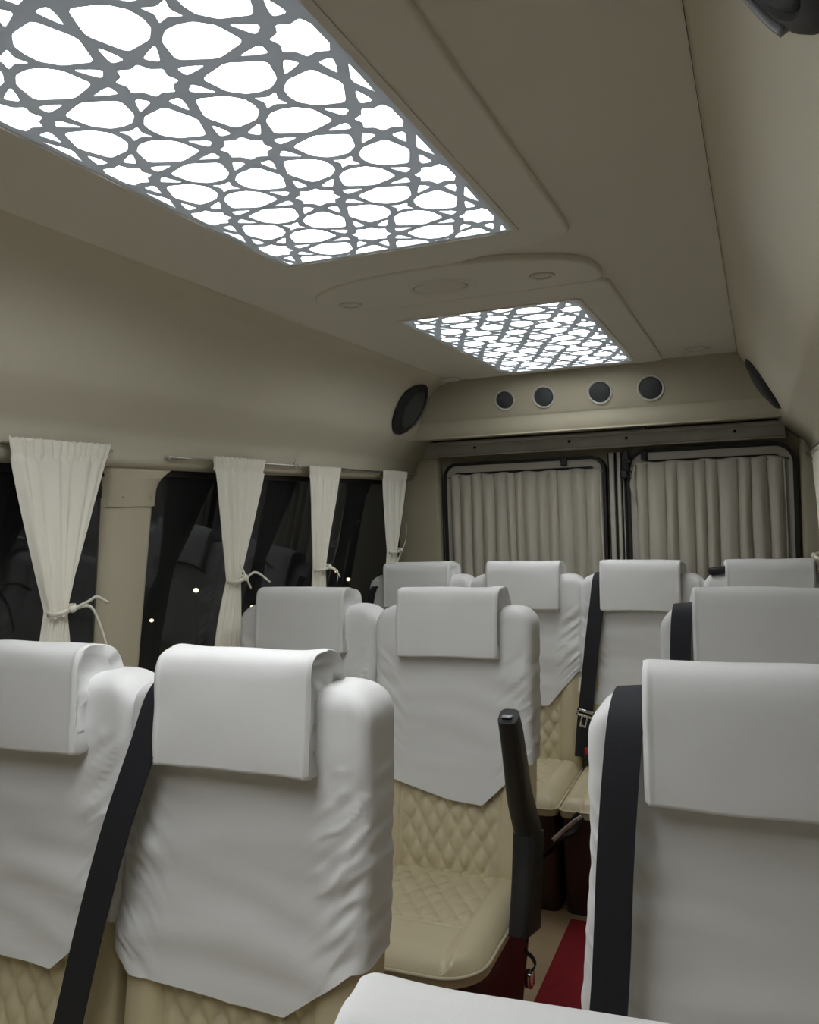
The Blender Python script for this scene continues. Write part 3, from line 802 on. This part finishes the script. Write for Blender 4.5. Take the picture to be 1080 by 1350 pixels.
bm = bmesh.new(); box(bm, (AX+.002,-.348,.896), (AX+.026,-.320,.9005), .002); bm_obj('armrest_cap', bm, M['greyp'], ar)
bm = bmesh.new(); bar(bm, [(AX+.0,-.135,.56),(AX,-.155,.47),(AX-.0,-.18,.39),(AX-.002,-.195,.335)], (.056,.050), (.12,.15)); bm_obj('armrest_bracket', bm, M['black'], sD, True, 50)
b = belt(sD, [(AX+.006,-.20,.37),(AX+.004,-.20,.315),(AX-.004,-.19,.285),(AX+.012,-.185,.268),(AX+.020,-.19,.252),(AX+.008,-.195,.235)], (0,1,.2), .012)
bm = bmesh.new(); box(bm, (AX-.004,-.208,.200), (AX+.016,-.180,.238), .004); bm_obj('tongue', bm, M['chrome'], b)
# lowered armrest / stalk of the back row beside the aisle
bm = bmesh.new(); bar(bm, [(-.152,-.520,.345),(-.20,-.525,.285),(-.265,-.520,.215),(-.32,-.515,.165)], (.030,.030), (.040,.034), (.6,0,.8)); st = bm_obj('recline_lever', bm, M['black'], sG, True, 50)
bm = bmesh.new(); ribbon(bm, [(-.138,-.538,.360),(-.165,-.545,.341),(-.20,-.548,.309),(-.235,-.546,.274)], (.6,0,.8), .014, .003); lathe(bm, [(.0001,.004),(.006,.003),(.007,0)], Matrix.Translation((-.150,-.543,.352)) @ Matrix.Rotation(math.pi/2, 4, 'X'), 12)
bm_obj('metal_plate', bm, M['greymetal'], st)

# carpet runner in the aisle
bm = bmesh.new(); box(bm, (-.622, -1.3, FLOOR), (-.315, 2.80, FLOOR+.006), .002); tag(bm_obj('carpet_runner', bm, M['red']), 'red carpet runner on the floor of the aisle between the seats', 'carpet')

# ------------------------------------------------------------------ street lamps far outside the left windows
for (x, y, z, r), lab in zip(((-12,16.2,-1.68,.085),(-12,14.63,-2.16,.06),(-12,23.2,-1.80,.075),(-12,24.0,-2.12,.085),(-12,18.5,-2.33,.07)),
        ('brightest distant street lamp, outside just behind the beige pillar','low distant street lamp seen outside close to the beige pillar','left of the pair of distant lamps outside beyond the third curtain','right of the pair of distant lamps outside beyond the third curtain','distant lamp outside right beside the second tied curtain')):
    root = empty('street_lamp', (x, y, z)); tag(root, lab, 'street lamp', 'distant street lamps in the night')
    bm = bmesh.new(); bmesh.ops.create_uvsphere(bm, u_segments=20, v_segments=12, radius=r*.72); bm.transform(Matrix.Diagonal((1,1,.8,1))); bm_obj('lamp_globe', bm, M['lamp'], root)
    bm = bmesh.new(); lathe(bm, [(.03,-r*.7),(.04,-1),(.05,-3)], Matrix.Identity(4), 10); bm_obj('pole', bm, M['black'], root)

# ------------------------------------------------------------------ camera, world
yaw, pitch, roll = .3895, -.0029, -.0346
cy, sy, cp, sp = math.cos(yaw), math.sin(yaw), math.cos(pitch), math.sin(pitch)
fw = Vector((-sy*cp, cy*cp, sp)); r = Vector((cy, sy, 0)); u = r.cross(fw)
c, s = math.cos(roll), math.sin(roll)
r2, u2 = c*r+s*u, -s*r+c*u
cam = bpy.data.cameras.new('camera'); co = bpy.data.objects.new('camera', cam); COL.objects.link(co)
co.matrix_world = Matrix(((r2.x,u2.x,-fw.x,0),(r2.y,u2.y,-fw.y,0),(r2.z,u2.z,-fw.z,0),(0,0,0,1)))
cam.sensor_fit = 'VERTICAL'; cam.sensor_height = 36; cam.lens = 1125.15/1350*36; cam.clip_start = .01; cam.clip_end = 200
bpy.context.scene.camera = co
w = bpy.data.worlds.new('night'); bpy.context.scene.world = w; w.use_nodes = True
w.node_tree.nodes['Background'].inputs[0].default_value = (.02,.024,.035,1); w.node_tree.nodes['Background'].inputs[1].default_value = .12
vs = bpy.context.scene.view_settings
vs.view_transform = 'Standard'; vs.look = 'None'; vs.gamma = 1; vs.use_curve_mapping = False; vs.exposure = 0.48
